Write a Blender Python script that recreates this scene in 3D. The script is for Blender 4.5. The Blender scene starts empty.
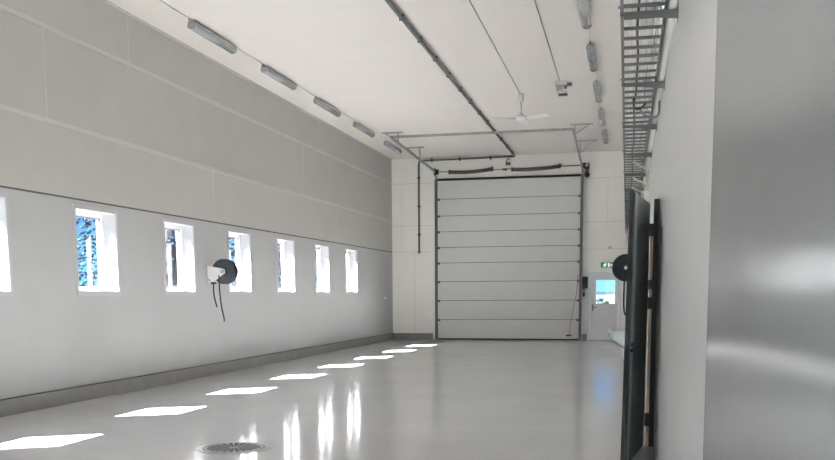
import bpy, bmesh, math, random
from mathutils import Vector, Matrix
random.seed(7)
sc = bpy.context.scene
C = sc.collection
V = Vector
PI = math.pi

# ------------------------------------------------------------------ camera
EYE = V((0, 0, 1.5))
FPX, CX, CY = 930.4309, 417.5, 407.3256
PITCH, YAW, ROLL = -0.1216, 0.2242, -0.0057
fw = V((-math.sin(YAW)*math.cos(PITCH), math.cos(YAW)*math.cos(PITCH), math.sin(PITCH)))
rt = V((math.cos(YAW), math.sin(YAW), 0))
up = rt.cross(fw)
r2 = rt*math.cos(ROLL) + up*math.sin(ROLL)
u2 = -rt*math.sin(ROLL) + up*math.cos(ROLL)
cd = bpy.data.cameras.new('camera')
cam = bpy.data.objects.new('camera', cd); C.objects.link(cam)
m = Matrix((r2, u2, -fw)).transposed().to_4x4(); m.translation = EYE
cam.matrix_world = m
cd.sensor_fit = 'HORIZONTAL'; cd.sensor_width = 36
cd.lens = FPX/835*36
cd.shift_x = -(CX-417.5)/835
cd.shift_y = (CY-230)/835
cd.clip_start = 0.02; cd.clip_end = 5000
sc.camera = cam

# ------------------------------------------------------------------ sky, sun, exposure
SUN_STRENGTH = 105
SKY_STRENGTH = 0.55
EXPOSURE = 0.96
sc.view_settings.view_transform = 'Standard'
sc.view_settings.look = 'None'
sc.view_settings.gamma = 1
sc.view_settings.exposure = EXPOSURE
sc.view_settings.use_curve_mapping = False
w = bpy.data.worlds.new('sky'); sc.world = w; w.use_nodes = True
nt = w.node_tree; nt.nodes.clear()
out = nt.nodes.new('ShaderNodeOutputWorld'); bg = nt.nodes.new('ShaderNodeBackground')
geo = nt.nodes.new('ShaderNodeNewGeometry'); sep = nt.nodes.new('ShaderNodeSeparateXYZ')
ramp = nt.nodes.new('ShaderNodeValToRGB')
tc = nt.nodes.new('ShaderNodeTexCoord')
nt.links.new(tc.outputs['Generated'], sep.inputs[0])
nt.links.new(sep.outputs['Z'], ramp.inputs[0])
ramp.color_ramp.elements[0].position = 0.0; ramp.color_ramp.elements[0].color = (0.42, 1.0, 1.18, 1)
ramp.color_ramp.elements[1].position = 0.09; ramp.color_ramp.elements[1].color = (0.20, 0.48, 0.95, 1)
nt.links.new(ramp.outputs[0], bg.inputs[0]); bg.inputs[1].default_value = SKY_STRENGTH
nt.links.new(bg.outputs[0], out.inputs[0])
SUN_DIR = V((0.89, 0.504, -1.0)).normalized()
sl = bpy.data.lights.new('sun', 'SUN'); sl.energy = SUN_STRENGTH; sl.angle = 0.0093; sl.color = (1.0, 0.96, 0.905)
so = bpy.data.objects.new('sun', sl); C.objects.link(so)
so.rotation_euler = SUN_DIR.to_track_quat('-Z', 'Y').to_euler()
so.location = (-30, -10, 40)
cy = sc.cycles
cy.use_denoising = True
cy.max_bounces = 14; cy.diffuse_bounces = 12; cy.glossy_bounces = 6; cy.transparent_max_bounces = 16
cy.sample_clamp_indirect = 0.0
cy.caustics_reflective = True; cy.blur_glossy = 0.25
cy.use_adaptive_sampling = False

# ------------------------------------------------------------------ room constants
XL, D, ZC = -7.653, 29.971, 5.822
YF = -4.0
WT = 0.31
ZW0, ZW1, ZJ = 1.552, 2.726, 2.851
WY0, WDY, WW = 9.363, 2.576, 1.063
def xw(y, d=0.0):                       # right wall face is very slightly out of square
    return 0.285 - 0.004*y - d

# ------------------------------------------------------------------ materials
def mat(name, col, rough=0.6, metal=0.0, noise=0.0, nscale=4.0, bump=0.0, bscale=60.0, spec=0.5, coat=0.0, emit=None, es=1.0, stretch=None):
    M = bpy.data.materials.new(name); M.use_nodes = True
    n = M.node_tree.nodes; l = M.node_tree.links; p = n['Principled BSDF']
    p.inputs['Base Color'].default_value = (*col, 1); p.inputs['Roughness'].default_value = rough
    p.inputs['Metallic'].default_value = metal; p.inputs['Specular IOR Level'].default_value = spec
    p.inputs['Coat Weight'].default_value = coat
    t = n.new('ShaderNodeTexCoord'); mp = n.new('ShaderNodeMapping'); l.new(t.outputs['Object'], mp.inputs[0])
    if stretch: mp.inputs['Scale'].default_value = stretch
    if noise:
        a = n.new('ShaderNodeTexNoise'); a.inputs['Scale'].default_value = nscale; a.inputs['Detail'].default_value = 4
        l.new(mp.outputs[0], a.inputs['Vector'])
        r = n.new('ShaderNodeMapRange'); r.inputs['From Min'].default_value = .3; r.inputs['From Max'].default_value = .7
        r.inputs['To Min'].default_value = 1-noise; r.inputs['To Max'].default_value = 1+noise
        l.new(a.outputs['Fac'], r.inputs['Value'])
        x = n.new('ShaderNodeVectorMath'); x.operation = 'SCALE'; x.inputs[0].default_value = col
        l.new(r.outputs[0], x.inputs['Scale']); l.new(x.outputs[0], p.inputs['Base Color'])
    if bump:
        a = n.new('ShaderNodeTexNoise'); a.inputs['Scale'].default_value = bscale; a.inputs['Detail'].default_value = 3
        l.new(mp.outputs[0], a.inputs['Vector'])
        b = n.new('ShaderNodeBump'); b.inputs['Strength'].default_value = bump; b.inputs['Distance'].default_value = .01
        l.new(a.outputs['Fac'], b.inputs['Height']); l.new(b.outputs[0], p.inputs['Normal'])
    if emit:
        p.inputs['Emission Color'].default_value = (*emit, 1); p.inputs['Emission Strength'].default_value = es
    return M
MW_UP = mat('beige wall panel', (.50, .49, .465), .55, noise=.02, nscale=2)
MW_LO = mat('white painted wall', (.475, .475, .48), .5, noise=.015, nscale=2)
MW_BK = mat('back wall panel', (.93, .915, .87), .5, noise=.015, nscale=2)
MW_R = mat('right wall white', (.91, .915, .915), .22, noise=.015, nscale=2, stretch=(1, 1, .2))
M_CEIL = mat('ceiling board', (.76, .715, .68), .6, noise=.012, nscale=1.2, stretch=(.3, 1.5, 1))
M_FLOOR = mat('grey epoxy floor', (.66, .665, .67), .11, noise=.04, nscale=.9, bump=.11, bscale=4.0, spec=.36)
M_CURB = mat('grey concrete curb', (.30, .295, .275), .55, noise=.06, nscale=3)
M_STRIP = mat('white strip', (.58, .57, .545), .5)
M_DKLINE = mat('dark joint seal', (.10, .10, .095), .7)
M_WHITE = mat('white paint', (.80, .80, .80), .4)
M_REVEAL = mat('white reveal', (.55, .56, .58), .5)
M_CASE = mat('grey white casing', (.52, .52, .515), .5)
M_GASKET = mat('gasket', (.28, .22, .22), .6)
M_GALV = mat('galvanised steel', (.36, .38, .38), .42, metal=.7, noise=.12, nscale=9)
M_GALVD = mat('dark galvanised steel', (.16, .17, .17), .45, metal=.6, noise=.12, nscale=9)
M_TRAY = mat('zinc tray steel', (.20, .212, .212), .45, metal=.35, noise=.1, nscale=8)
M_STEEL = mat('stainless steel', (.44, .45, .455), .28, metal=1.0, noise=.04, nscale=6)
M_SHEET = mat('glossy grey sheet', (.285, .30, .305), .15, metal=.15, noise=.02, nscale=3, spec=.6)
M_DOOR = mat('sectional door panel', (.68, .685, .67), .45, noise=.015, nscale=2)
M_BLACK = mat('black rubber', (.02, .021, .023), .55)
M_PLASTIC = mat('black plastic', (.03, .032, .036), .4)
M_NAVY = mat('dark reel plastic', (.035, .042, .06), .35)
M_DKPANEL = mat('dark grey panel', (.20, .225, .225), .42, noise=.08, nscale=3)
M_DKPANEL2 = mat('grey edging', (.45, .49, .49), .4, noise=.08, nscale=5)
M_WOOD = mat('pale wood', (.78, .57, .42), .6, noise=.12, nscale=5, stretch=(20, 20, 1))
M_CABLEW = mat('white cable', (.90, .89, .86), .4)
M_CABLEB = mat('beige conduit', (.62, .58, .48), .5)
M_LAMPG = mat('grey lamp housing', (.34, .35, .36), .4)
M_LENS = mat('grey lamp lens', (.36, .375, .385), .08, metal=.1, noise=.05, nscale=12, spec=.9)
M_RED = mat('red cord', (.45, .06, .07), .6)
M_GREEN = mat('exit sign green', (.0, .16, .10), .4, emit=(0.0, .34, .2), es=.07)
M_SIGNW = mat('exit sign white', (.85, .95, .9), .4, emit=(.8, 1, .92), es=.45)
M_GROUND = mat('yard gravel', (.030, .033, .036), .9, spec=0.0, noise=.3, nscale=1)
M_LEAF = mat('bluish foliage', (.016, .034, .060), .7, spec=0.0, noise=.3, nscale=2.5)
M_HILL = mat('distant hills', (.007, .012, .018), .9, spec=0.0, noise=.2, nscale=.01)
M_BUSH = mat('bush foliage', (.020, .036, .042), .7, spec=0.0, noise=.4, nscale=2)
M_BARK = mat('bark', (.018, .018, .02), .9, spec=0.0)
M_ROOF = mat('pale roof', (.5, .52, .55), .6)
def glass_mat():
    M = bpy.data.materials.new('window glass'); M.use_nodes = True
    n = M.node_tree.nodes; l = M.node_tree.links; n.clear()
    o = n.new('ShaderNodeOutputMaterial'); mx = n.new('ShaderNodeMixShader'); lw = n.new('ShaderNodeLayerWeight'); pw = n.new('ShaderNodeMath'); pw.operation = 'POWER'; pw.inputs[1].default_value = 5; fr = n.new('ShaderNodeMapRange')
    t = n.new('ShaderNodeBsdfTransparent'); g = n.new('ShaderNodeBsdfGlossy')
    l.new(lw.outputs['Facing'], pw.inputs[0]); l.new(pw.outputs[0], fr.inputs['Value']); fr.inputs['To Min'].default_value = .04; fr.inputs['To Max'].default_value = .7; g.inputs['Roughness'].default_value = .02; t.inputs[0].default_value = (.96, .98, 1, 1)
    l.new(fr.outputs[0], mx.inputs[0]); l.new(t.outputs[0], mx.inputs[1]); l.new(g.outputs[0], mx.inputs[2]); l.new(mx.outputs[0], o.inputs[0])
    return M
M_GLASS = glass_mat()

# ------------------------------------------------------------------ mesh helpers
class MB:
    def __init__(s): s.bm = bmesh.new(); s.mi = 0
    def face(s, vs):
        try:
            f = s.bm.faces.new(vs); f.material_index = s.mi; return f
        except ValueError: return None
    def hexa(s, p):                     # 8 points: bottom ring 0-3, top ring 4-7
        v = [s.bm.verts.new(q) for q in p]
        for f in ((3,2,1,0),(4,5,6,7),(0,1,5,4),(1,2,6,5),(2,3,7,6),(3,0,4,7)): s.face([v[i] for i in f])
        return s
    def box(s, x0, x1, y0, y1, z0, z1):
        return s.hexa([(x0,y0,z0),(x1,y0,z0),(x1,y1,z0),(x0,y1,z0),(x0,y0,z1),(x1,y0,z1),(x1,y1,z1),(x0,y1,z1)])
    def bar(s, a, b, wd, ht, up=(0,0,1)):   # rectangular bar between two points
        a, b = V(a), V(b); d = (b-a).normalized(); u = V(up)
        if abs(d.dot(u)) > .98: u = V((1,0,0))
        sd = d.cross(u).normalized(); u = sd.cross(d)
        q = [(-1,-1),(1,-1),(1,1),(-1,1)]
        return s.hexa([a+sd*i*wd/2+u*j*ht/2 for i,j in q] + [b+sd*i*wd/2+u*j*ht/2 for i,j in q])
    def tube(s, pts, r, seg=8, cap=True):
        pts = [V(p) for p in pts]; rings = []
        rr = r if isinstance(r, (list, tuple)) else [r]*len(pts)
        ref = None
        for i, p in enumerate(pts):
            d = (pts[min(i+1, len(pts)-1)] - pts[max(i-1, 0)]).normalized()
            if ref is None: ref = V((0,0,1)) if abs(d.z) < .9 else V((1,0,0))
            sd = d.cross(ref).normalized(); ref = sd.cross(d).normalized()
            rings.append([s.bm.verts.new(p + (sd*math.cos(2*PI*k/seg) + ref*math.sin(2*PI*k/seg))*rr[i]) for k in range(seg)])
        for a, b in zip(rings, rings[1:]):
            for k in range(seg):
                f = s.face([a[k], a[(k+1)%seg], b[(k+1)%seg], b[k]])
                if f: f.smooth = True
        if cap:
            s.face(list(reversed(rings[0]))); s.face(rings[-1])
        return s
    def lathe(s, c, ax, prof, seg=32):  # profile of (radius, distance along axis)
        c, ax = V(c), V(ax).normalized()
        e1 = ax.orthogonal().normalized(); e2 = ax.cross(e1)
        rings = []
        for r, h in prof:
            rings.append([s.bm.verts.new(c + ax*h + (e1*math.cos(2*PI*k/seg) + e2*math.sin(2*PI*k/seg))*max(r, 1e-4)) for k in range(seg)])
        for a, b in zip(rings, rings[1:]):
            for k in range(seg):
                f = s.face([a[k], a[(k+1)%seg], b[(k+1)%seg], b[k]])
                if f: f.smooth = True
        s.face(list(reversed(rings[0]))); s.face(rings[-1])
        return s
    def prism(s, poly, ext):            # planar polygon extruded along a vector
        ext = V(ext); a = [s.bm.verts.new(p) for p in poly]; b = [s.bm.verts.new(V(p)+ext) for p in poly]
        n = len(a); s.face(list(reversed(a))); s.face(b)
        for i in range(n): s.face([a[i], a[(i+1)%n], b[(i+1)%n], b[i]])
        return s
    def build(s, name, ms, parent=None, bevel=0):
        bmesh.ops.recalc_face_normals(s.bm, faces=s.bm.faces)
        me = bpy.data.meshes.new(name)
        org = V((0,0,0))
        if not parent or True:
            vs = [v.co for v in s.bm.verts]
            lo = V([min(v[i] for v in vs) for i in range(3)]); hi = V([max(v[i] for v in vs) for i in range(3)])
            org = V(((lo.x+hi.x)/2, (lo.y+hi.y)/2, lo.z))
            bmesh.ops.translate(s.bm, verts=s.bm.verts, vec=-org)
        s.bm.to_mesh(me); s.bm.free()
        for mm in (ms if isinstance(ms, (list, tuple)) else [ms]): me.materials.append(mm)
        o = bpy.data.objects.new(name, me); C.objects.link(o)
        if parent:
            o.parent = parent
            pw = V((0,0,0)); q = parent
            while q: pw += q.location; q = q.parent
            o.location = org - pw
        else: o.location = org
        if bevel:
            bv = o.modifiers.new('bevel', 'BEVEL'); bv.width = bevel; bv.segments = 2; bv.limit_method = 'ANGLE'
        return o
def tag(o, label=None, cat=None, group=None, kind=None):
    if label: o['label'] = label
    if cat: o['category'] = cat
    if group: o['group'] = group
    if kind: o['kind'] = kind
    return o
def thing(name, loc, label, cat, group=None, kind=None):
    o = bpy.data.objects.new(name, None); C.objects.link(o); o.location = loc; o.empty_display_size = .1
    return tag(o, label, cat, group, kind)
def struct(name, mb, ms, parent=None, bevel=0):
    return tag(mb.build(name, ms, parent, bevel), kind='structure')
def copy_tree(o, parent=None):
    c = o.copy(); C.objects.link(c); c.parent = parent
    for ch in list(o.children): copy_tree(ch, c)
    return c
def curve(pts, n=8):                    # Catmull-Rom through points
    pts = [V(p) for p in pts]; P = [pts[0]*2-pts[1]] + pts + [pts[-1]*2-pts[-2]]; o = []
    for i in range(1, len(P)-2):
        for k in range(n):
            t = k/n; a, b, c, d = P[i-1], P[i], P[i+1], P[i+2]
            o.append(.5*((2*b) + (c-a)*t + (2*a-5*b+4*c-d)*t*t + (3*b-a-3*c+d)*t**3))
    return o + [pts[-1]]

# ================================================================== SHELL
XR1 = 1.15
struct('floor', MB().box(XL-WT, XR1, YF-.3, D+.3, -.3, 0), M_FLOOR)
struct('ceiling', MB().box(XL-WT, XR1, YF-.3, D+.3, ZC, ZC+.3), M_CEIL)
wins = [WY0 + WDY*k for k in range(-2, 7)]          # near jamb of every left window; the first is unseen, added for light
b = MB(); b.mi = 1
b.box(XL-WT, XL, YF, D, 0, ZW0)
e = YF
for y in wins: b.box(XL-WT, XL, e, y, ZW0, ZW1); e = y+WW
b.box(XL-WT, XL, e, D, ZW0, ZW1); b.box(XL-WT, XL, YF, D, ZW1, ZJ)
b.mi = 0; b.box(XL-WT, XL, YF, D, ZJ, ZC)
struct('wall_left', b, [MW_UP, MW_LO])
PDX0, PDX1, PDZ = -1.262, -.338, 2.10                # doorway of the small door
b = MB()
b.box(XL-WT, PDX0, D, D+.25, 0, ZC); b.box(PDX0, PDX1, D, D+.25, PDZ, ZC); b.box(PDX1, XR1, D, D+.25, 0, ZC)
struct('wall_back', b, MW_BK)
FX0, FX1, FZ1 = -6.2, -1.6, 4.6                      # unseen gate opposite the sectional door, behind the camera, added for its light
b = MB().box(XL-WT, FX0, YF-.25, YF, 0, ZC).box(FX1, XR1, YF-.25, YF, 0, ZC).box(FX0, FX1, YF-.25, YF, FZ1, ZC)
struct('wall_front', b, MW_BK)
b = MB()
for k in range(7):
    z = k*(FZ1-.06)/6; b.box(FX0, FX1, YF-.12, YF-.07, z, z+.06)
for k in range(5):
    x = FX0+.03+k*(FX1-FX0-.06)/4
    for j in range(6):
        z = j*(FZ1-.06)/6; b.box(x-.03, x+.03, YF-.12, YF-.07, z+.06, z+(FZ1-.06)/6)
fd = struct('added_light_gate', b, M_DOOR)
MB().box(FX0, FX1, YF-.12, YF-.07, .06, (FZ1-.06)/6).build('bottom_panel', M_DOOR, fd)
for j in range(1, 6):
    z = j*(FZ1-.06)/6
    for k in range(4):
        x = FX0+.06+k*(FX1-FX0-.06)/4
        MB().box(x, x+(FX1-FX0-.06)/4-.06, YF-.10, YF-.094, z+.06, z+(FZ1-.06)/6).build('pane', M_GLASS, fd)
GY = 3.25                                            # seam between the white wall and the glossy grey cladding
b = MB(); b.hexa([(xw(GY),GY,0),(XR1,GY,0),(XR1,D,0),(xw(D),D,0),(xw(GY),GY,ZC),(XR1,GY,ZC),(XR1,D,ZC),(xw(D),D,ZC)])
struct('wall_right', b, MW_R)
GX = lambda y: xw(GY, .022) + (GY-y)*math.tan(math.radians(5))   # the grey section splays out a little towards the camera
b = MB(); b.hexa([(GX(YF),YF,0),(XR1,YF,0),(XR1,GY,0),(GX(GY),GY,0),(GX(YF),YF,ZC),(XR1,YF,ZC),(XR1,GY,ZC),(GX(GY),GY,ZC)])
struct('wall_right_cladding', b, M_SHEET, bevel=.006)

# trims on the walls
def strip(name, z0, z1, th, m): struct(name, MB().box(XL, XL+th, YF, D, z0, z1), m)
strip('trim_1', ZJ-.012, ZJ+.012, .004, M_DKLINE)
strip('trim_2', 3.826-.03, 3.826+.03, .014, M_STRIP)
strip('trim_3', 5.045-.03, 5.045+.03, .014, M_STRIP)
strip('trim_4', ZC-.035, ZC, .03, M_STRIP)
b = MB()
for y, z0, z1 in ((11.4, 3.86, 5.01), (13.6, 5.08, 5.78), (16.5, 2.87, 3.79), (21.5, 3.86, 5.01), (24.2, 2.87, 3.79), (26.5, 5.08, 5.78)):
    b.box(XL, XL+.003, y-.012, y+.012, z0, z1)
struct('trim_5', b, M_STRIP)
b = MB()
for z in (3.69, 5.03, ZJ):
    for x0, x1 in ((XL, -6.3), (-1.42, xw(D))): b.box(x0, x1, D-.004, D, z-.008, z+.008)
for x, z0, z1 in ((-7.32, ZJ, 4.9), (-.75, 3.7, 5.02), (-6.9, .22, ZJ)): b.box(x-.006, x+.006, D-.003, D, z0, z1)
struct('trim_6', b, mat('pale joint', (.70, .69, .655), .6))
# curbs
b = MB().box(XL, XL+.035, YF, D, 0, .205); b.mi = 1; b.box(XL, XL+.037, YF, D, .205, .216)
struct('baseboard_left', b, [M_CURB, M_DKLINE])
b = MB().box(XL+.035, -6.30, D-.035, D, 0, .205).box(-1.47, PDX0-.06, D-.035, D, 0, .205)
struct('baseboard_back', b, M_CURB)

# windows in the left wall
GXP = XL-WT+.05                                       # plane of the glass
def window(n, y):
    fr = MB(); d0, d1 = XL-WT+.01, XL-WT+.11; t = .04
    fr.box(d0, d1, y, y+t, ZW0, ZW1).box(d0, d1, y+WW-t, y+WW, ZW0, ZW1).box(d0, d1, y+t, y+WW-t, ZW1-t, ZW1).box(d0, d1, y+t, y+WW-t, ZW0, ZW0+t)
    root = tag(fr.build('window_%d' % n, M_WHITE), kind='structure')
    s = MB(); e0, e1 = XL-WT+.03, XL-WT+.085; a = t; u = t+.035
    s.box(e0, e1, y+a, y+u, ZW0+a, ZW1-a).box(e0, e1, y+WW-u, y+WW-a, ZW0+a, ZW1-a).box(e0, e1, y+u, y+WW-u, ZW1-u, ZW1-a).box(e0, e1, y+u, y+WW-u, ZW0+a, ZW0+u)
    s.build('window_sash', M_WHITE, root)
    g = MB(); q = u+.012
    g.box(e0+.02, e1+.003, y+u, y+q, ZW0+u, ZW1-u).box(e0+.02, e1+.003, y+WW-q, y+WW-u, ZW0+u, ZW1-u).box(e0+.02, e1+.003, y+q, y+WW-q, ZW1-q, ZW1-u).box(e0+.02, e1+.003, y+q, y+WW-q, ZW0+u, ZW0+q)
    g.build('gasket', M_GASKET, root)
    MB().box(GXP, GXP+.006, y+q, y+WW-q, ZW0+q, ZW1-q).build('pane', M_GLASS, root)
    c = MB(); k = .055; th = .012
    c.box(XL, XL+th, y-k, y, ZW0-k, ZW1+k).box(XL, XL+th, y+WW, y+WW+k, ZW0-k, ZW1+k).box(XL, XL+th, y, y+WW, ZW1, ZW1+k).box(XL, XL+th, y, y+WW, ZW0-k, ZW0)
    c.build('casing', M_CASE, root)
    l = MB(); th = .008
    l.box(d1, XL, y, y+th, ZW0, ZW1).box(d1, XL, y+WW-th, y+WW, ZW0, ZW1).box(d1, XL, y+th, y+WW-th, ZW1-th, ZW1).box(d1, XL+.02, y+th, y+WW-th, ZW0, ZW0+th)
    l.build('reveal_lining', M_REVEAL, root)
    h = MB(); hz = ZW0+.11; hy = y+WW-.16
    h.box(e1, e1+.02, hy-.06, hy+.06, hz-.015, hz+.015).tube([(e1+.02, hy, hz), (e1+.05, hy, hz), (e1+.055, hy-.1, hz-.01)], .011, 8)
    h.build('window_handle', M_GALV, root)
for n, y in enumerate(wins): window(n+1, y)

# sectional door in the back wall
DX0, DX1 = -6.085, -1.60
zs = [.045, .655, 1.27, 1.88, 2.48, 2.975, 3.475, 3.975, 4.505, 5.09]
YD0, YD1 = D-.075, D-.03
door = thing('door_1', (( DX0+DX1)/2, D-.05, 0), None, None, kind='structure')
for i in range(9):
    z0, z1 = zs[i]+.007, zs[i+1]-.007
    p = MB().box(DX0, DX1, YD0, YD1-.013, z0, z1)
    s = p.build('door_panel', M_DOOR, door, bevel=.006)
    e = MB().box(DX0-.03, DX0, YD0+.002, YD1, z0+.02, z1-.02).box(DX1, DX1+.02, YD0+.002, YD1, z0+.02, z1-.02)
    e.build('end_cap', M_WHITE, s)
    if i < 8:
        for x in (-5.02, -4.0, -2.72):
            MB().box(x-.02, x+.02, YD0-.006, YD0-.001, z1-.02, z1+.03).build('hinge', M_CASE, s)
        for x, sg in ((DX0, -1), (DX1, 1)):
            h = MB().box(x-.05, x+.05, YD0-.02, YD0-.001, z1-.045, z1+.03).tube([(x+sg*.04, YD0-.03, z1+.03), (x+sg*.085, YD0-.03, z1+.03)], .028, 10)
            h.build('roller_hinge', M_GALVD, s)
MB().box(DX0, DX1, YD1-.012, YD1+.004, .05, 5.09).build('joint_dark_backing', M_BLACK, door)  # black sheet behind all panels that makes their joints read dark
MB().box(DX0-.02, DX1+.02, YD0+.004, YD1-.004, 0.0, .052).build('bottom_seal', M_BLACK, door)
MB().box(DX0-.06, DX1+.06, D-.085, D-.001, 5.095, 5.15).build('top_seal', M_BLACK, door)
h = MB().box(-1.97, -1.80, YD0-.03, YD0-.001, .13, .18).box(-1.93, -1.84, YD0-.05, YD0-.03, .145, .165)
h.build('door_handle', M_BLACK, door)

# small entrance door
pd = thing('door_2', ((PDX0+PDX1)/2, D, 0), None, None, kind='structure')
f = MB(); t = .055; y0, y1 = D-.02, D+.12
f.box(PDX0-.045, PDX0+t-.03, y0, y1, 0, PDZ+.03).box(PDX1-t+.03, PDX1+.045, y0, y1, 0, PDZ+.03).box(PDX0+t-.03, PDX1-t+.03, y0, y1, PDZ-.04, PDZ+.03)
f.build('door_frame', M_WHITE, pd)
lx0, lx1, lz1 = PDX0+.033, PDX1-.033, PDZ-.048; wx0, wx1, wz0, wz1 = -1.065, -.470, 1.142, 1.895
l = MB(); y0, y1 = D+.01, D+.06
l.box(lx0, wx0, y0, y1, .012, lz1).box(wx1, lx1, y0, y1, .012, lz1).box(wx0, wx1, y0, y1, .012, wz0).box(wx0, wx1, y0, y1, wz1, lz1)
leaf = l.build('door_leaf', M_WHITE, pd)
k = MB(); t = .022
k.box(wx0-t, wx0+.004, y0-.01, y0, wz0-t, wz1+t).box(wx1-.004, wx1+t, y0-.01, y0, wz0-t, wz1+t).box(wx0, wx1, y0-.01, y0, wz1-.004, wz1+t).box(wx0, wx1, y0-.01, y0, wz0-t, wz0+.004)
k.build('glazing_bead', M_WHITE, leaf)
MB().box(wx0, wx1, y0+.02, y0+.026, wz0, wz1).build('pane', M_GLASS, leaf)
h = MB().box(lx0+.055, lx0+.095, y0-.012, y0, .93, 1.13)
h.tube([(lx0+.075, y0-.01, 1.04), (lx0+.075, y0-.06, 1.04), (lx0+.20, y0-.06, 1.035)], .013, 8)
h.build('door_handle', M_GALVD, leaf)
struct('trim_7', MB().box(PDX0, PDX1, D, D+.2, 0, .012), M_GALV, None)

# ================================================================== DOOR HARDWARE
tr = thing('door_track_frame', (-3.84, D-.12, 0), 'galvanised steel track frame running from the big sectional door up under the ceiling', 'door track')
YT, ZT, YE, ZE = D-.11, 5.36, 24.35, 5.555
for xv, xe in ((-6.165, -6.20), (-1.53, -1.49)):
    MB().bar((xv, YT, 0), (xv, YT, 5.12), .07, .07, (0,1,0)).bar((xv+(.03 if xv < -3 else -.03), YT+.045, 0), (xv+(.03 if xv < -3 else -.03), YT+.045, 5.12), .05, .02, (0,1,0)).build('vertical_track', M_GALVD, tr)
    pts = [(xv, YT-.26*(1-math.cos(a)), 5.12+.24*math.sin(a)) for a in [k*PI/2/6 for k in range(7)]]
    h = MB()
    for a, c in zip(pts, pts[1:]): h.bar(a, c, .05, .05)
    h.bar(pts[-1], (xe, YE, ZE), .05, .055)
    h.build('horizontal_track', M_GALV, tr)
MB().bar((-6.24, YE, ZE+.03), (-1.45, YE, ZE+.03), .06, .06).build('cross_bar', M_GALV, tr)
for sg, xe in ((-1, -6.19), (1, -1.49)):
    for y in (25.0, 27.65):
        zt = ZE + (y-YE)/(YT-.26-YE)*(ZT-ZE) + .03
        g = MB()
        xa = xe + (-.46 if sg < 0 else -.12); xb = xe + (.12 if sg < 0 else .46)
        g.bar((xa, y, ZC-.018), (xb, y, ZC-.018), .04, .036)
        g.bar((xe, y, ZC-.03), (xe, y, zt), .03, .03)
        g.bar((xe+sg*.36, y, ZC-.03), (xe+sg*.03, y, zt+.02), .025, .025)
        g.build('ceiling_hanger', M_GALV, tr)
# spring shaft
sp = thing('torsion_spring_shaft', (-3.84, D-.2, 5.3), 'shaft with two dark sagging torsion springs above the sectional door', 'spring shaft')
YS = D-.20
MB().tube([(-6.12, YS, 5.345), (-3.9, YS, 5.36), (-1.46, YS, 5.40)], .016, 8).build('shaft', M_GALV, sp)
for x0, x1, za, zm, zb in ((-5.70, -4.33, 5.33, 5.315, 5.385), (-3.70, -2.22, 5.345, 5.335, 5.395)):
    b = MB(); P = []
    N = 46
    for k in range(N*6+1):
        t = k/(N*6); x = x0+(x1-x0)*t; zc = (1-t)*(1-t)*za + 2*t*(1-t)*(2*zm-.5*(za+zb)) + t*t*zb
        P.append((x, YS+.052*math.cos(k*2*PI/6), zc+.052*math.sin(k*2*PI/6)))
    b.tube(P, .0145, 5)
    s = b.build('torsion_spring', M_GALVD, sp)
    for x, z in ((x0, za), (x1, zb)): MB().lathe((x-.025, YS, z), (1,0,0), [(.03,0),(.07,0),(.07,.05),(.03,.05)], 16).build('winding_cone', M_GALVD, s)
b = MB().box(-4.0, -3.86, YS-.03, YS+.03, 5.335, 5.385).bar((-3.93, YS, 5.36), (-3.93, D-.002, 5.36), .05, .05); b.build('centre_coupler', M_GALVD, sp)
b = MB().lathe((-6.17, YS, 5.35), (1,0,0), [(.02,0),(.095,0),(.095,.02),(.075,.03),(.075,.09),(.095,.10),(.02,.10)], 24).box(-6.2, -6.17, YS-.06, D-.001, 5.25, 5.46)
b.build('cable_drum', M_BLACK, sp)
b = MB().lathe((-1.56, YS, 5.40), (1,0,0), [(.02,0),(.095,0),(.095,.02),(.075,.03),(.075,.09),(.095,.10),(.02,.10)], 24)
b.build('cable_drum', M_BLACK, sp)
an = thing('spring_break_hook', (-3.84, D-.002, 5.5), 'small dark hook bracket on the back wall between the two door springs', 'hook')
b = MB().box(-3.93, -3.78, D-.05, D-.001, 5.50, 5.60); b.build('base', M_GALVD, an)
MB().tube(curve([(-3.90, D-.04, 5.60), (-3.90, D-.06, 5.65), (-3.84, D-.07, 5.695), (-3.79, D-.07, 5.685)]), .016, 6).build('hook_arm', M_GALVD, an)
# operator at the right end of the shaft
op = thing('door_drive', (-1.39, D-.13, 5.05), 'black chain drive unit at the upper right corner of the sectional door', 'door drive')
b = MB().box(-1.475, -1.32, D-.16, D-.001, 5.30, 5.47); b.build('gear_case', M_BLACK, op, bevel=.01)
MB().lathe((-1.40, D-.165, 5.40), (0,1,0), [(.05,0),(.05,.004)], 16).build('sprocket_cover', M_WHITE, op)
MB().prism([(-1.465, D-.12, 5.18), (-1.42, D-.12, 5.30), (-1.34, D-.12, 5.30), (-1.36, D-.12, 5.17)], (0, .1, 0)).build('bracket', M_GALVD, op)
MB().lathe((-1.39, D-.17, 5.12), (0,1,0), [(.03,0),(.075,.01),(.08,.05),(.075,.15),(.04,.165)], 16).build('motor', M_BLACK, op)

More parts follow.
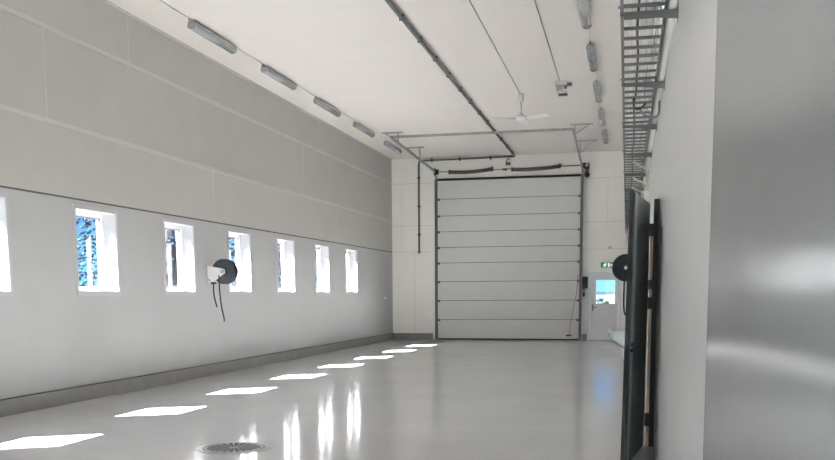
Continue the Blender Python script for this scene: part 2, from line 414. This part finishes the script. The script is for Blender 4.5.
# red pull cord, control box
tag(MB().tube(curve([(-1.63, D-.125, 2.05), (-1.66, D-.125, 1.5), (-1.79, D-.125, .75), (-1.885, D-.125, .165)]), .010, 6).build('pull_cord', M_RED), 'thin red cord hanging across the right edge of the sectional door down to its handle', 'cord')
cb = thing('control_box', (-1.437, D, 1.6), 'black door control box on the white wall between sectional door and entrance door', 'control box')
MB().box(-1.485, -1.315, D-.13, D-.001, 1.63, 2.0).build('enclosure', M_PLASTIC, cb, bevel=.012)
MB().box(-1.47, -1.33, D-.145, D-.13, 1.78, 1.95).build('cover', M_BLACK, cb, bevel=.006)
for z in (1.68, 1.73): MB().lathe((-1.435, D-.131, z), (0,-1,0), [(.016,0),(.016,.014),(.008,.018)], 12).build('button', M_GALVD, cb)
MB().box(-1.46, -1.41, D-.07, D-.015, 1.55, 1.63).build('cable_gland', M_GALVD, cb)
pl = MB().lathe((-1.435, D-.045, 1.37), (0,0,1), [(.012,0),(.032,.03),(.036,.12),(.02,.14)], 12); pl.build('plug', M_BLACK, cb)
MB().tube(curve([(-1.435, D-.045, 1.375), (-1.42, D-.05, 1.28), (-1.37, D-.05, 1.24), (-1.335, D-.05, 1.35), (-1.345, D-.05, 1.5), (-1.36, D-.04, 1.64)]), .008, 6).build('cord', M_CABLEW, cb)
MB().tube([(-1.435, D-.045, 1.5), (-1.435, D-.045, 1.56)], .01, 6).build('lead', M_BLACK, cb)
# little box above the entrance door
jb = thing('junction_box', (-.66, D, 2.85), 'small pale junction box on the wall joint above the exit sign', 'junction box')
MB().box(-.70, -.61, D-.05, D-.001, 2.84, 2.93).build('box', M_CASE, jb, bevel=.006)
MB().tube([(-.655, D-.02, 2.93), (-.655, D-.02, 3.1)], .01, 6).build('cable', M_CABLEW, jb)

# exit sign
ex = thing('exit_sign', (-.72, D, 2.27), 'lit green emergency exit sign above the entrance door, partly behind the black reel', 'exit sign')
sx0, sx1, sz0, sz1 = -.925, -.50, 2.272, 2.432
MB().box(sx0, sx1, D-.05, D-.001, sz0, sz1).build('sign_body', M_GREEN, ex, bevel=.004)
yy = D-.052
def poly(ps, nm): MB().prism([(x, yy, z) for x, z in ps], (0, .003, 0)).build(nm, M_SIGNW, ex)
cxm, czm = -.80, (sz0+sz1)/2
b = MB()
b.lathe((cxm+.012, yy, czm+.05), (0,1,0), [(.014,0),(.014,.003)], 14)
for a, c in (((.005,.032),(-.012,-.008)), ((-.012,-.008),(.022,-.03)), ((.022,-.03),(.012,-.06)), ((-.012,-.008),(-.03,-.034)), ((-.03,-.034),(-.055,-.036)), ((.004,.03),(.032,.012)), ((.032,.012),(.05,.022)), ((.004,.03),(-.028,.026)), ((-.028,.026),(-.04,.006))):
    b.bar((cxm+a[0], yy+.0015, czm+a[1]), (cxm+c[0], yy+.0015, czm+c[1]), .018, .003, (0,1,0))
b.build('running_figure', M_SIGNW, ex)
poly([(-.71, czm+.055), (-.655, czm+.055), (-.655, czm-.06), (-.71, czm-.06)], 'door_symbol')
poly([(-.635, czm), (-.59, czm+.045), (-.59, czm+.018), (-.53, czm+.018), (-.53, czm-.018), (-.59, czm-.018), (-.59, czm-.045)], 'arrow')

# ================================================================== CEILING THINGS
def lamp_proto(x, y0, ln=1.58):
    r = thing('fluorescent_lamp', (x, y0, ZC), '', 'ceiling lamp')
    zt = ZC-.028
    b = MB(); wdt = .072
    b.prism([(x-wdt, y0, zt-.055), (x-.06, y0, zt), (x+.06, y0, zt), (x+wdt, y0, zt-.055)], (0, ln, 0)); b.build('housing', M_LAMPG, r)
    b = MB()
    pr = [(.076*math.cos(PI+PI*q/12), -.056+.066*math.sin(PI+PI*q/12)) for q in range(13)]
    b.prism([(x+px, y0+.03, zt+pz) for px, pz in pr], (0, ln-.06, 0)); [setattr(f, 'smooth', True) for f in b.bm.faces if len(f.verts) == 4]; b.build('lens', M_LENS, r)
    for yy in (y0, y0+ln-.03):
        b = MB(); b.prism([(x+px*1.03, yy, zt+pz*1.02) for px, pz in pr], (0, .03, 0)); b.build('end_cap', M_LAMPG, r)
    for yy in (y0+.25, y0+ln-.25):
        MB().box(x-.03, x+.03, yy-.03, yy+.03, zt, ZC-.0005).build('mounting_clip', M_GALVD, r)
    MB().tube([(x, y0+.01, zt-.015), (x, y0-.05, zt-.015), (x, y0-.09, ZC-.015)], .011, 6).build('cable_gland', M_GALVD, r)
    return r
ordn = ['nearest', 'second nearest', 'middle', 'second farthest', 'farthest']
pl_ = lamp_proto(-6.86, 14.17)
for k in range(5):
    o = pl_ if k == 0 else copy_tree(pl_)
    o.location = (-6.86, 14.17+3.02*k, ZC)
    o['label'] = '%s grey tube lamp in the left-hand ceiling row along the window wall' % ordn[k] if k < 4 else 'farthest grey tube lamp of the left-hand ceiling row, beside the door track end'
    o['group'] = 'left row of ceiling lamps'
for k in range(5):
    o = copy_tree(pl_)
    o.location = (-.775, 14.12+2.96*k+.0*k, ZC)
    o['label'] = '%s grey tube lamp in the right-hand ceiling row beside the cable ladder' % ordn[k]
    o['group'] = 'right row of ceiling lamps'
def conduit(x, y0, y1, label, r=.009):
    b = MB().tube([(x, y0, ZC-r), (x, y1, ZC-r)], r, 6)
    return tag(b.build('ceiling_cable', M_CABLEW), label, 'cable')
for (x, a, c, lb) in ((-6.86, -2, 14.05, 'thin white cable on the ceiling leading to the nearest left-hand lamp'), (-.775, -2, 14.0, 'thin white cable on the ceiling leading to the nearest right-hand lamp')):
    conduit(x, a, c, lb)
nm = ['nearest and second', 'second and middle', 'middle and fourth', 'fourth and farthest']
for k in range(4):
    conduit(-6.86, 14.17+3.02*k+1.60, 14.17+3.02*(k+1)-.11, 'thin white ceiling cable between the %s left-hand lamps' % nm[k])
    conduit(-.775, 14.12+2.96*k+1.60, 14.12+2.96*(k+1)-.11, 'thin white ceiling cable between the %s right-hand lamps' % nm[k])
tag(MB().tube([(-2.39, -2, ZC-.008), (-2.44, 20.9, ZC-.008)], .009, 6).build('ceiling_cable', M_CURB), 'thin grey cable along the ceiling leading to the white fan', 'cable')
tag(MB().tube([(-1.40, -2, ZC-.008), (-1.51, 19.88, ZC-.008)], .009, 6).build('ceiling_cable', M_CURB), 'thin grey cable along the ceiling leading to the small grey device', 'cable')

# compressed-air pipe
pp = thing('air_pipe', (-3.6, 15, ZC-.05), 'dark grey pipe along the ceiling, across the back wall and down beside the big door', 'pipe')
ZP = ZC-.055; YB = D-.07
MB().tube(curve([(-3.50, -2, ZP), (-3.64, YB-.2, ZP)], 2) + curve([(-3.64, YB-.12, ZP), (-3.66, YB-.02, ZP), (-3.76, YB, ZP)], 4), .032, 10).build('ceiling_run', M_GALVD, pp)
MB().tube([(-3.76, YB, ZP-.0)] + curve([(-6.62, YB, ZP-.035), (-6.70, YB, ZP-.055), (-6.735, YB, ZP-.15)], 4), .030, 10).build('wall_run', M_GALVD, pp)
MB().tube([(-6.735, YB, ZP-.15), (-6.735, YB, 2.84)], .030, 10).build('drop_pipe', M_GALVD, pp)
MB().lathe((-6.735, YB, 2.80), (0,0,1), [(.03,0),(.04,.01),(.04,.07),(.03,.08)], 12).build('end_cap', M_GALVD, pp)
for y in [13.4+1.32*k for k in range(13)]:
    MB().box(-3.505-.14*(y+2)/32-.036, -3.505-.14*(y+2)/32+.036, y-.015, y+.015, ZP-.034, ZC-.0005).build('pipe_clip', M_PLASTIC, pp)
for x in (-4.4, -5.4, -6.3): MB().box(x-.02, x+.02, YB-.035, D-.0005, ZP-.075, ZP+.035).build('pipe_clip', M_PLASTIC, pp)
for z in (5.2, 4.3, 3.4): MB().box(-6.775, -6.695, YB-.032, D-.0005, z-.02, z+.02).build('pipe_clip', M_PLASTIC, pp)

# ceiling fan
FX, FY, FZ = -2.42, 21.0, 5.31
fan = thing('ceiling_fan', (FX, FY, ZC), 'white three-bladed fan hanging from the ceiling', 'ceiling fan')
MB().lathe((FX-.01, FY, ZC-.0005), (0,0,-1), [(.055,0),(.065,.02),(.06,.15),(.035,.18)], 20).build('canopy', M_WHITE, fan)
MB().tube([(FX-.01, FY, ZC-.17), (FX, FY, FZ+.06)], .013, 8).build('rod', M_CASE, fan)
MB().lathe((FX, FY, FZ+.12), (0,0,-1), [(.02,0),(.035,.02),(.04,.05),(.09,.07),(.125,.10),(.13,.14),(.10,.18),(.05,.20)], 28).build('motor', M_WHITE, fan)
for k in range(3):
    a = math.radians(-33+120*k); d = V((math.cos(a), math.sin(a), 0)); n = V((-math.sin(a), math.cos(a), 0)); tl = math.radians(-15)
    wv = n*math.cos(tl) + V((0,0,1))*math.sin(tl); nn = d.cross(wv)
    c = V((FX, FY, FZ-.03)); b = MB()
    ps = [c+d*.16-wv*.05, c+d*.30-wv*.085, c+d*.70-wv*.08, c+d*.76-wv*.04, c+d*.76+wv*.04, c+d*.70+wv*.08, c+d*.30+wv*.085, c+d*.16+wv*.05]
    b.prism(ps, nn*.005)
    bl = b.build('blade', M_WHITE, fan)
    MB().bar(c+d*.08+nn*.01, c+d*.24+nn*.012, .05, .012).build('blade_arm', M_CASE, bl)

# small grey ceiling device
dv = thing('ceiling_device', (-1.47, 20.1, ZC), 'small grey cluster of boxes on the ceiling between the fan and the right-hand lamps', 'junction box')
MB().box(-1.60, -1.37, 19.95, 20.2, ZC-.075, ZC-.0005).build('mounting_box', M_CASE, dv, bevel=.008)
MB().box(-1.37, -1.27, 20.0, 20.1, ZC-.09, ZC-.03).build('socket', M_GALVD, dv, bevel=.006)
MB().box(-1.58, -1.46, 19.98, 20.1, ZC-.18, ZC-.075).build('adapter', M_GALV, dv, bevel=.006)
MB().box(-1.43, -1.37, 20.0, 20.08, ZC-.14, ZC-.075).build('socket', M_GALVD, dv)
MB().box(-1.56, -1.37, 19.98, 20.14, ZC-.25, ZC-.18).build('sensor_head', M_CASE, dv, bevel=.01)
MB().box(-1.54, -1.36, 19.97, 20.12, ZC-.275, ZC-.25).build('sensor_lens', M_PLASTIC, dv)

# ================================================================== LEFT WALL THINGS
RY = 16.187
def reel(root, c, ax, wall, R, hose_pts, hubm, dm):
    c = V(c); ax = V(ax).normalized()
    MB().lathe(c-ax*.085, ax, [(.03,0),(R*.55,.0),(R*.78,.012),(R*.97,.012),(R,.02),(R*.98,.032),(R*.5,.034),(.03,.034)], 40).build('side_disc', dm, root)
    MB().lathe(c+ax*.055, ax, [(.03,0),(R*.97,.0),(R,.012),(R*.98,.026),(.03,.03)], 40).build('side_disc', dm, root)
    b = MB()
    for k in range(7):
        q = c + ax*(-.046+.0155*k); e1 = ax.orthogonal().normalized(); e2 = ax.cross(e1)
        for rr in (R*.86,):
            b.tube([q + (e1*math.cos(t*PI/16)+e2*math.sin(t*PI/16))*rr for t in range(33)], .009, 6, cap=False)
    b.lathe(c-ax*.05, ax, [(R*.8,0),(R*.8,.1)], 32)
    b.build('hose_coil', M_BLACK, root)
    MB().lathe(c-ax*.13, ax, [(.012,0),(.026,.004),(.026,.26),(.012,.264)], 16).build('axle', hubm, root)
    MB().lathe(c-ax*.092, ax, [(R*.12,0),(R*.34,.004),(R*.36,.012)], 24).build('hub_plate', M_PLASTIC, root)
    for pts in hose_pts: MB().tube(curve(pts), .014, 8).build('hose', M_BLACK, root)
rl = thing('hose_reel', (XL, RY, 1.92), 'dark hose reel on a white bracket on the left wall between two windows', 'hose reel')
cx_, cz_ = -7.335, 1.925
reel(rl, (cx_, RY, cz_), (-.10, 1, 0), XL, .232,
     [[(-7.55, RY-.04, 1.74), (-7.548, RY-.05, 1.55), (-7.525, RY-.05, 1.40), (-7.49, RY-.05, 1.27)],
      [(-7.41, RY-.10, 1.86), (-7.40, RY-.115, 1.60), (-7.375, RY-.11, 1.30), (-7.325, RY-.11, 1.05)]], M_STEEL, M_NAVY)
br = MB()
br.box(XL, XL+.02, RY-.08, RY+.14, 1.72, 2.05)
for yy in (RY-.105, RY+.10):
    br.prism([(XL+.01, yy, 2.03), (cx_-.0, yy, cz_+.055), (cx_+.045, yy, cz_+.03), (cx_+.045, yy, cz_-.03), (cx_-.0, yy, cz_-.06), (XL+.19, yy, cz_-.15), (XL+.12, yy, cz_-.19), (XL+.01, yy, cz_-.10)], (0, .012, 0))
br.box(XL+.01, XL+.2, RY-.10, RY+.1, cz_-.19, cz_-.17)
br.build('wall_bracket', M_WHITE, rl, bevel=.004)
MB().box(XL+.07, XL+.14, RY-.08, RY+.0, cz_-.23, cz_-.19).build('hose_guide', M_BLACK, rl)
MB().lathe((cx_, RY-.13, cz_), (0,-1,0), [(.03,0),(.04,.006),(.03,.02)], 16).build('hub_cap', M_STEEL, rl)
MB().lathe((-7.325, RY-.11, 1.055), (0,0,-1), [(.012,0),(.016,.01),(.016,.05),(.008,.055)], 10).build('nozzle', M_GALVD, rl)
sk = thing('wall_socket', (XL, 28.98, 1.35), 'small white wall socket low on the left wall near the far corner', 'socket')
MB().box(XL, XL+.035, 28.90, 29.06, 1.33, 1.41).build('socket_box', M_WHITE, sk, bevel=.006)
MB().box(XL+.035, XL+.042, 28.91, 29.05, 1.345, 1.40).build('lid', M_WHITE, sk)
for y, k in ((9.2, 'nearer'), (12.45, 'farther')):
    tag(MB().box(XL+.03, XL+.06, y-.12, y+.12, ZC-.05, ZC-.001).build('cover_clip', M_WHITE, None, bevel=.008), '%s small pale cover clip in the corner between left wall and ceiling' % k, 'clip')

# ================================================================== RIGHT WALL THINGS
# cable ladder
ZL = 3.30
lad = thing('cable_ladder', (.1, 15, ZL), 'grey steel cable ladder running along the right wall overhead', 'cable ladder')
LY0, LY1 = 3.6, D-.25
for d, nm_ in ((.352, 'side_rail'), (.078, 'side_rail')):
    b = MB(); a, c = V((xw(LY0, d), LY0, ZL+.03)), V((xw(LY1, d), LY1, ZL+.03))
    b.bar(a, c, .012, .06).bar(a+V((0,0,-.028)), c+V((0,0,-.028)), .022, .008)
    b.build(nm_, M_TRAY, lad)
y = LY0+.12; n = 0
while y < LY1:
    MB().bar((xw(y, .352), y, ZL+.012), (xw(y, .078), y, ZL+.012), .03, .018).build('rung', M_TRAY, lad); y += .2625; n += 1
for k in range(-1, 11):
    y = 6.45+2.1*k
    if y > LY1: break
    b = MB(); zb = ZL-.003
    b.prism([(xw(y, .365), y-.03, zb), (xw(y, .365), y-.03, zb-.025), (xw(y), y-.03, zb-.06), (xw(y), y-.03, zb)], (0, .004, 0))
    b.hexa([(xw(y,.365),y-.03,zb-.004),(xw(y),y-.03,zb-.004),(xw(y),y+.05,zb-.004),(xw(y,.365),y+.05,zb-.004),(xw(y,.365),y-.03,zb),(xw(y),y-.03,zb),(xw(y),y+.05,zb),(xw(y,.365),y+.05,zb)])
    b.box(xw(y)-.006, xw(y), y-.03, y+.05, zb-.07, zb+.06)
    bo = b.build('wall_bracket', M_TRAY, lad)
    for d in (.04,): MB().lathe((xw(y, d), y+.01, zb-.004), (0,0,-1), [(.008,0),(.008,.006),(.004,.008)], 8).build('bolt', M_STEEL, bo)
    MB().lathe((xw(y, .358), y-.02, ZL+.03), (-1,0,0), [(.009,0),(.009,.02)], 8).build('rail_bolt', M_STEEL, bo)
# cables on the ladder
def tray_cable(d, r, m, label, grp, z=0, wob=.012, y1=None, y0=LY0+.02):
    pts = []; y = y0; ph = random.random()*6
    while y < (y1 or LY1-.1):
        pts.append((xw(y, d + wob*math.sin(y*1.9+ph) + wob*.5*math.sin(y*4.3+2*ph)), y, ZL+.0215+r+z)); y += .32
    return tag(MB().tube(pts, r, 6).build('tray_cable', m), label, 'cable', grp)
random.seed(3)
for d in (.298, .276, .205, .187, .169, .150, .132, .113): tray_cable(d, .0075, M_CABLEW, 'white cable lying on the overhead cable ladder', 'white cables on the cable ladder', wob=.004)
tray_cable(.243, .008, M_BLACK, 'single black cable lying along the middle of the overhead cable ladder', None, wob=.006)
for d in (.20, .165, .135): tray_cable(d, .006, M_CURB, 'grey cable lying over the white ones on the cable ladder', 'grey cables on the cable ladder', z=.0165, wob=.004)
# white pipe behind the ladder
wp = thing('wall_pipe', (.2, 10, 3.36), 'white plastic pipe along the right wall behind the cable ladder', 'pipe')
MB().tube([(xw(LY0, .036), LY0, 3.337), (xw(19, .036), 19, 3.337)], .032, 12).build('pipe_run', M_CABLEW, wp)
for y in [5.2+2.1*k for k in range(6)]: MB().box(xw(y, .07), xw(y), y-.02, y+.02, 3.366, 3.378).build('pipe_clip', M_CASE, wp)
# loops and conduits dropping off the ladder
tag(MB().tube(curve([(xw(9.2,.20), 9.05, 3.355), (xw(9.2,.09), 9.2, 3.41), (xw(9.2,.045), 9.35, 3.43), (xw(9.4,.02), 9.45, 3.30), (xw(9.5,.03), 9.6, 3.20), (xw(9.6,.14), 9.7, 3.22), (xw(9.6,.20), 9.55, 3.27)]), .011, 8).build('cable_loop', M_CURB), 'grey cable loop hanging off the cable ladder above the dark panel', 'cable')
tag(MB().tube(curve([(xw(9.3,.26), 9.10, 3.275), (xw(9.3,.25), 9.4, 3.25), (xw(9.3,.20), 9.45, 3.25), (xw(9.3,.15), 9.3, 3.262)]), .010, 8).build('cable_loop', M_BLACK), 'short black cable looped under the cable ladder rungs', 'cable')
for y, lbl in ((13.6, 'nearest'), (15.4, 'middle'), (16.8, 'farthest')):
    c = thing('conduit_drop', (xw(y, .1), y, 3.2), '%s beige conduit stub bent from the cable ladder to the right wall' % lbl, 'conduit')
    MB().tube(curve([(xw(y,.235), y-.25, ZL-.028), (xw(y,.16), y+.05, ZL-.04), (xw(y,.06), y+.35, ZL-.055), (xw(y,.035), y+.45, ZL-.13), (xw(y,.035), y+.45, ZL-.38)]), .017, 8).build('conduit', M_CABLEB, c)
    MB().box(xw(y,.07), xw(y+.54), y+.36, y+.54, ZL-.52, ZL-.36).build('box', M_WHITE, c, bevel=.01)
    MB().tube([(xw(y,.05), y+.38, ZL-.50), (xw(y,.05), y+.38, ZL-.72)], .012, 8).build('lead', M_BLACK, c)
tag(MB().tube(curve([(xw(20,.26), 20.0, 3.30), (xw(20,.24), 20.6, 3.18), (xw(22,.28), 22.3, 2.9), (xw(24,.33), 24.6, 2.72), (xw(26,.34), 26.2, 2.8), (xw(27,.33), 27.0, 3.28)]), .013, 8).build('drooping_cable', M_CABLEW), 'white cable drooping below the far end of the cable ladder', 'cable')

# black reel on the right wall
RR = 16.0
rr = thing('hose_reel', (xw(RR), RR, 1.9), 'black hose reel on the right wall above the steel sink', 'hose reel')
rcx, rcz = -.083, 1.905
reel(rr, (rcx, RR, rcz), (.04, 1, 0), xw(RR), .225,
     [[(rcx-.022, RR-.06, 1.72), (rcx-.026, RR-.07, 1.45), (rcx-.018, RR-.07, 1.22), (rcx+.01, RR-.07, 1.13), (rcx+.05, RR-.07, 1.2)]], M_WHITE, M_BLACK)
b = MB().box(xw(RR)-.02, xw(RR+.14), RR-.1, RR+.14, 1.75, 2.08)
for yy in (RR+.10,):
    b.prism([(xw(RR)-.01, yy, 2.04), (rcx-.02, yy, rcz+.05), (rcx-.05, yy, rcz), (rcx-.02, yy, rcz-.05), (xw(RR)-.01, yy, 1.78)], (0, .012, 0))
b.build('wall_bracket', M_PLASTIC, rr)
MB().lathe((rcx, RR-.13, rcz), (0,-1,0), [(.018,0),(.03,.004),(.03,.012),(.015,.02)], 16).build('hub_cap', M_WHITE, rr)

# steel wash trough
SY0, SY1 = 15.5, 16.6
sn = thing('steel_sink', (.0, 16, .58), 'stainless steel wash trough on the right wall below the black reel', 'sink')
b = MB(); xs = xw(SY1)-.001
outer = [(-.34, .855), (-.335, .80), (-.30, .74), (-.20, .66), (-.09, .60), (xs, .59)]
inner = [(xs, .612), (-.085, .622), (-.185, .68), (-.285, .755), (-.315, .80), (-.32, .855)]
b.prism([(x, SY0, z) for x, z in outer+inner], (0, SY1-SY0, 0))
for yy in (SY0, SY1-.012):
    b.prism([(x, yy, z) for x, z in outer] + [(xs, yy, .855)], (0, .012, 0))
b.build('basin', M_STEEL, sn)
b = MB().bar((-.335, SY0-.02, .862), (-.335, SY1+.02, .862), .045, .016).bar((-.35, SY0-.005, .862), (xs, SY0-.005, .862), .035, .016).bar((-.35, SY1+.005, .862), (xs, SY1+.005, .862), .035, .016)
b.build('rim', M_STEEL, sn)
MB().box(xs-.015, xs, SY0-.02, SY1+.02, .855, 1.02).build('splashback', M_STEEL, sn)
MB().tube(curve([(-.08, 16, .60), (-.08, 16, .50), (-.07, 16, .40), (-.02, 16, .36), (.05, 16, .40), (xs, 16, .40)]), .035, 12).build('drain_pipe', M_WHITE, sn)

# tall dark panel standing against the right wall
A0, A1 = V((-.026, 8.02, 0)), V((.006, 8.02, 2.335))      # free edge, bottom and top
B0, B1 = V((.158, 9.28, 0)), V((.166, 9.28, 2.335))       # edge at the wall
tp = thing('tall_dark_panel', (.07, 8.65, 0), 'tall dark grey panel with a toothed edge standing upright against the right wall', 'panel')
def face_pt(s, z, off=0):
    t = z/2.335; p = (A0.lerp(A1, t)).lerp(B0.lerp(B1, t), s)
    n = (B0-A0).cross(V((0,0,1))).normalized()
    if n.y > 0: n = -n
    return V((p.x, p.y, z)) + n*off
def slab(s0, s1, z0, z1, o0, o1):
    return [face_pt(s0,z0,o0), face_pt(s1,z0,o0), face_pt(s1,z0,o1), face_pt(s0,z0,o1), face_pt(s0,z1,o0), face_pt(s1,z1,o0), face_pt(s1,z1,o1), face_pt(s0,z1,o1)]
MB().hexa(slab(.02, 1, .01, 2.335, -.03, 0)).build('board', M_DKPANEL, tp, bevel=.004)
MB().hexa(slab(.05, .20, .01, 2.33, 0.0005, .008)).build('edge_strip', M_DKPANEL2, tp)
b = MB().hexa(slab(0, .02, 0, 2.335, -.03, 0))
N = 190
for k in range(N):
    z = .01 + k*2.31/N; b.hexa(slab(-.004, .042, z, z+.0065, .0, .012))
b.build('toothed_edge', M_BLACK, tp)
b = MB().hexa(slab(.075, .13, 1.045, 1.075, .0085, .02)).hexa(slab(.075, .13, .995, 1.025, .0085, .02)); b.build('latch', M_BLACK, tp)
MB().box(.172, .200, 9.30, 9.345, 0, 2.06).build('wooden_batten', M_WOOD, tp)
MB().box(.201, xw(9.4)-.001, 9.28, 9.42, 0, 2.38).build('wall_post', M_BLACK, tp)
for z0, z1 in ((2.03, 2.15), (1.53, 1.62), (1.34, 1.45), (.20, .33)):
    MB().box(.150, .203, 9.283, 9.298, z0, z1).build('bracket', M_BLACK, tp)
MB().box(.150, .165, 9.282, 9.297, 1.45, 1.53).build('clasp', M_STEEL, tp)

# floor drain
DC = V((-3.79, 8.45, 0))
dr = thing('floor_drain', DC, 'round metal drain grate with radial slots set in the grey floor', 'drain')
MB().lathe(DC, (0,0,1), [(.30,.0002),(.30,.0012)], 48).build('pit_shade_disc', M_BLACK, dr)  # flat black disc on the floor, paints the darkness below the slots
b = MB()
def ring(r0, r1, z):
    S = 64
    for k in range(S):
        a, c = 2*PI*k/S, 2*PI*(k+1)/S
        P = lambda r, t, zz: (DC.x+r*math.cos(t), DC.y+r*math.sin(t), zz)
        b.hexa([P(r0,a,.0005), P(r1,a,.0005), P(r1,c,.0005), P(r0,c,.0005), P(r0,a,z), P(r1,a,z), P(r1,c,z), P(r0,c,z)])
fr_ = b; b = MB(); ring(.305, .365, .003); b.build('frame', M_STEEL, dr); b = fr_
ring(.262, .292, .003); ring(.0, .045, .003)
for k in range(22):
    a = 2*PI*k/22; h = 2*PI/22*.18
    P = lambda r, t, zz: (DC.x+r*math.cos(t), DC.y+r*math.sin(t), zz)
    b.hexa([P(.04,a-h,.0013), P(.265,a-h,.0013), P(.265,a+h,.0013), P(.04,a+h,.0013), P(.04,a-h,.003), P(.265,a-h,.003), P(.265,a+h,.003), P(.04,a+h,.003)])
b.build('grate', M_CASE, dr)

# ================================================================== OUTSIDE
struct('ground', MB().box(-900, 900, -200, 1500, -.6, -.32), M_GROUND)
def tree(x, y, h, r, seed, label, grp, m=M_LEAF, n=1100, leaf=.09):
    rn = random.Random(seed); o = thing('tree' if h > 2 else 'bush', (x, y, -.32), label, 'tree' if h > 2 else 'bush', grp)
    MB().tube([(x, y, -.32), (x+.1, y, h*.3), (x, y+.1, h*.6)], [r*.1, r*.08, r*.05], 8).build('trunk', M_BARK, o)
    bm = bmesh.new()
    for k in range(n):
        t = rn.random(); a = rn.random()*2*PI; z = -.1 + h*t
        rad = r*math.sin(PI*min(.98, .12+.86*t))**.7*math.sqrt(rn.random())
        s = leaf*(.6+.8*rn.random())
        mt = Matrix.Translation((x+rad*math.cos(a), y+rad*math.sin(a), z)) @ Matrix.Rotation(rn.random()*6, 4, 'Z') @ Matrix.Rotation(rn.random()*6, 4, 'X') @ Matrix.Diagonal((s, s*.7, s*.5, 1))
        bmesh.ops.create_icosphere(bm, subdivisions=1, radius=1, matrix=mt)
    mb = MB(); mb.bm.free(); mb.bm = bm; mb.build('crown', m, o)
tree(-20.5, 29.5, 9, 3.2, 1, 'leafy tree outside seen through the nearest window', 'trees outside')
spots = [(-25.5, 37.5, 10, 3.8), (-24, 46, 10, 4.2), (-24, 55, 11, 4.4), (-25, 64.5, 11, 4.8), (-27, 76, 12, 5), (-28, 89, 12, 5.5)]
wn = ['first', 'second', 'third', 'fourth', 'fifth', 'sixth']
for k, (x, y, h, r) in enumerate(spots): tree(x, y, h, r, 10+k, '%s tree of the row outside the left windows, counting away from the camera' % wn[k], 'trees outside', leaf=.11, n=1900)
for k, (x, y, h, r) in enumerate([(-3.1, 46, 1.2, .8), (-1.5, 48, 1.3, .75), (.1, 47, 1.5, .8)]):
    tree(x, y, h, r, 40+k, ['left', 'middle', 'right'][k] + ' low bush outside seen through the entrance door pane', 'bushes outside', m=M_BUSH, n=260, leaf=.12)
# hills far behind the entrance door
b = MB(); xs_ = [-260+10*k for k in range(60)]
prev = None
rn = random.Random(5)
for x in xs_:
    hgt = 2.6 + 4.6/(1+math.exp(-(x+2)/9)) + 1.2*math.sin(x*.09) + .5*rn.random() + 12*max(0, (x-40)/200) + 8*max(0, (-60-x)/150)
    cur = [b.bm.verts.new((x, 780, -.4)), b.bm.verts.new((x, 800, hgt*.7)), b.bm.verts.new((x, 830, hgt)), b.bm.verts.new((x, 900, -.4))]
    if prev:
        for i in range(4): b.face([prev[i], cur[i], cur[(i+1)%4], prev[(i+1)%4]])
    prev = cur
struct('hills', b, M_HILL)
